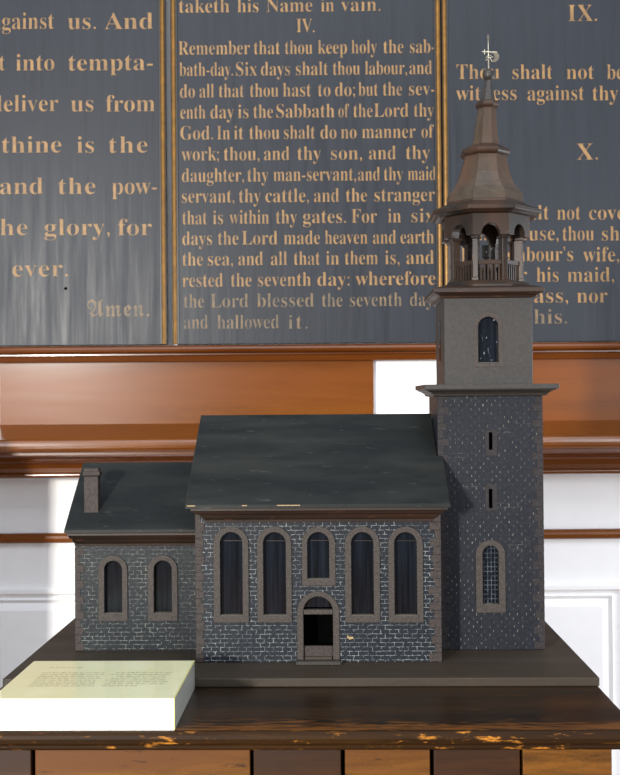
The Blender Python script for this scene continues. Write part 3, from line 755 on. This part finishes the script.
# small block (bell stand) inside
bz0, bz1 = zF, pz(486, 245.5, VL)
bc = pu(486.3, 255, VL)
MB().box(bc-.004, bc+.004, VL-.004, VL+.004, bz0, pz(486, 257, VL)).build('bell_post', M['lantern'], lan)
MB().plate(rect(bc-.0085, bc+.0085, pz(486, 258, VL), bz1), [[(bc+.0022*math.cos(2*PI*k/10), (pz(486, 258, VL)+bz1)/2+.0022*math.sin(2*PI*k/10)) for k in range(10)]], VL-.006, VL+.006).build('bell_block', M['drab'], lan, bevel=.0005)

# --- lantern cornice, bell roof, spire
def stack(name, rows, mat, parent=None, apex=None):
    """rows: (photo left, photo right, photo y) read at the axis of the spire, or (centre, apothem, z)"""
    rings = []
    for r_ in rows:
        if len(r_) == 4: cu, ap, z = r_[:3]
        else: cu, ap = oct_px(*r_); z = pz((r_[0]+r_[1])/2, r_[2], VL)
        rings.append(octo(cu, VL, ap, z))
    if apex: rings.append(octo(apex[0], VL, .0004, apex[1]))
    return MB().loft(rings).build(name, M[mat], parent or ch, bevel=.0005)
c1_, a1_ = oct_px(446, 523.8, 197); z0_ = 1.8295
# eave: apothem from the outer corners; heights read on the near face
cE, aE = oct_px(429.2, 541.3, 211); vE = VL-aE
zE_b, zE_f, zE_t = zAt, pz(485, 208.6, vE), pz(485, 203.8, vE)
stack('lantern_cornice', [(cE, apW+.0005, zE_b, 0), (cE, apW+.004, zE_b+.0015, 0), (cE, apW+.012, zE_f-.004, 0), (cE, aE-.006, zE_f-.001, 0), (cE, aE-.002, zE_f, 0), (cE, aE, zE_f+.0015, 0), (cE, aE, zE_t-.001, 0), (cE, aE-.003, zE_t, 0), (cE, a1_+.003, z0_-.005, 0), (cE, a1_+.001, z0_, 0)], 'lantern')


stack('bell_roof', [(c1_, a1_, z0_, 0), (446.8, 522.8, 196.3), (451, 518, 191), (455, 513.5, 185), (459, 510.2, 176), (461, 508.6, 169), (463, 507.2, 162), (463.8, 506.8, 157.2)], 'spire')
stack('roof_collar', [(463.8, 506.8, 157.8), (460.5, 509.2, 156), (459.8, 510.2, 154.3), (460.3, 509.8, 151.6), (463.5, 506, 149.8), (467.5, 502.5, 147.3), (471, 499.6, 146)], 'lantern')
stack('spire', [(471.5, 499.2, 146), (473.2, 498, 139), (474.3, 497.3, 131), (475.6, 496.6, 122), (477.2, 496, 113), (478.2, 495.8, 107)], 'spire')
stack('spire_collar', [(477.5, 496.5, 109), (475.3, 498.6, 107), (475, 499, 105.4), (476, 498.2, 103.2), (478.7, 495.6, 101.5)], 'lantern')
stack('spire_tip', [(479, 495.2, 101.6), (481.5, 494, 93), (484, 492.6, 84), (485.3, 491.8, 79.5)], 'drab')
# ball
def lathe(cu, cv, prof, n=20):
    return MB().loft([[(cu+r_*math.cos(2*PI*k/n), cv+r_*math.sin(2*PI*k/n), z) for k in range(n)] for r_, z in prof])
bu = pu(488.5, 75, VL); bz = pz(488.5, 75.2, VL); br_ = 6.2*VL/F_PX
lathe(bu, VL, [(max(.0006, br_*math.sin(PI*k/12)), bz-br_*math.cos(PI*k/12)) for k in range(13)]).build('finial_ball', M['drab'], ch, smooth=True)
# weathervane
wz = lambda y: pz(488.5, y, VL)
wu = lambda x: pu(x, 55, VL)
rod = MB().tube([(bu, VL, bz+br_-.001), (bu, VL, wz(36))], [.0012, .0008]); vane = rod.build('weathervane', M['iron'], ch, smooth=True); vane['label'] = 'small pale metal weathervane'
fin = MB(); fin.loft([[(bu+r_*math.cos(2*PI*k/8), VL+r_*math.sin(2*PI*k/8), z) for k in range(8)] for r_, z in ((.0005, wz(41)), (.0022, wz(39)), (.0026, wz(37.5)), (.0012, wz(35.5)), (.0004, wz(33.8)))]).build('vane_finial', M['sill'], vane)
ar = MB(); ar.tube([(wu(482), VL, wz(51.6)), (wu(497), VL, wz(52.4))], .0011)
ar.tube([(wu(484.5), VL-.001, wz(49.5)), (wu(484.5), VL-.001, wz(54.5))], .0009)
ar.build('vane_arrow', M['iron'], vane)
tl = MB(); pts = []
for k in range(13):
    a = -PI*.62+PI*1.24*k/12; pts.append((wu(493.2)+.0125*math.cos(a), VL, wz(56.8)+.0118*math.sin(a)))
inn = [(wu(491.5)+.0065*math.cos(-PI*.62+PI*1.24*k/12), wz(57)+.0075*math.sin(-PI*.62+PI*1.24*k/12)) for k in range(13)]
tl.plate([(p[0], p[2]) for p in pts]+list(reversed(inn)), [], VL-.0008, VL+.0008); tl.build('vane_tail', M['sill'], vane)
sc = MB()
for (xa_, ya_, xb_, yb_) in ((485.5, 60.5, 493, 57), (487, 56, 492, 61.5), (486, 58, 491, 55.5)):
    sc.tube([(wu(xa_), VL-.001, wz(ya_)), (wu((xa_+xb_)/2), VL-.003, wz((ya_+yb_)/2-.8)), (wu(xb_), VL-.001, wz(yb_))], .0009, 6)
sc.build('vane_scroll', M['iron'], vane)

# helper property used while building
for o in bpy.data.objects:
    if '_o' in o: del o['_o']
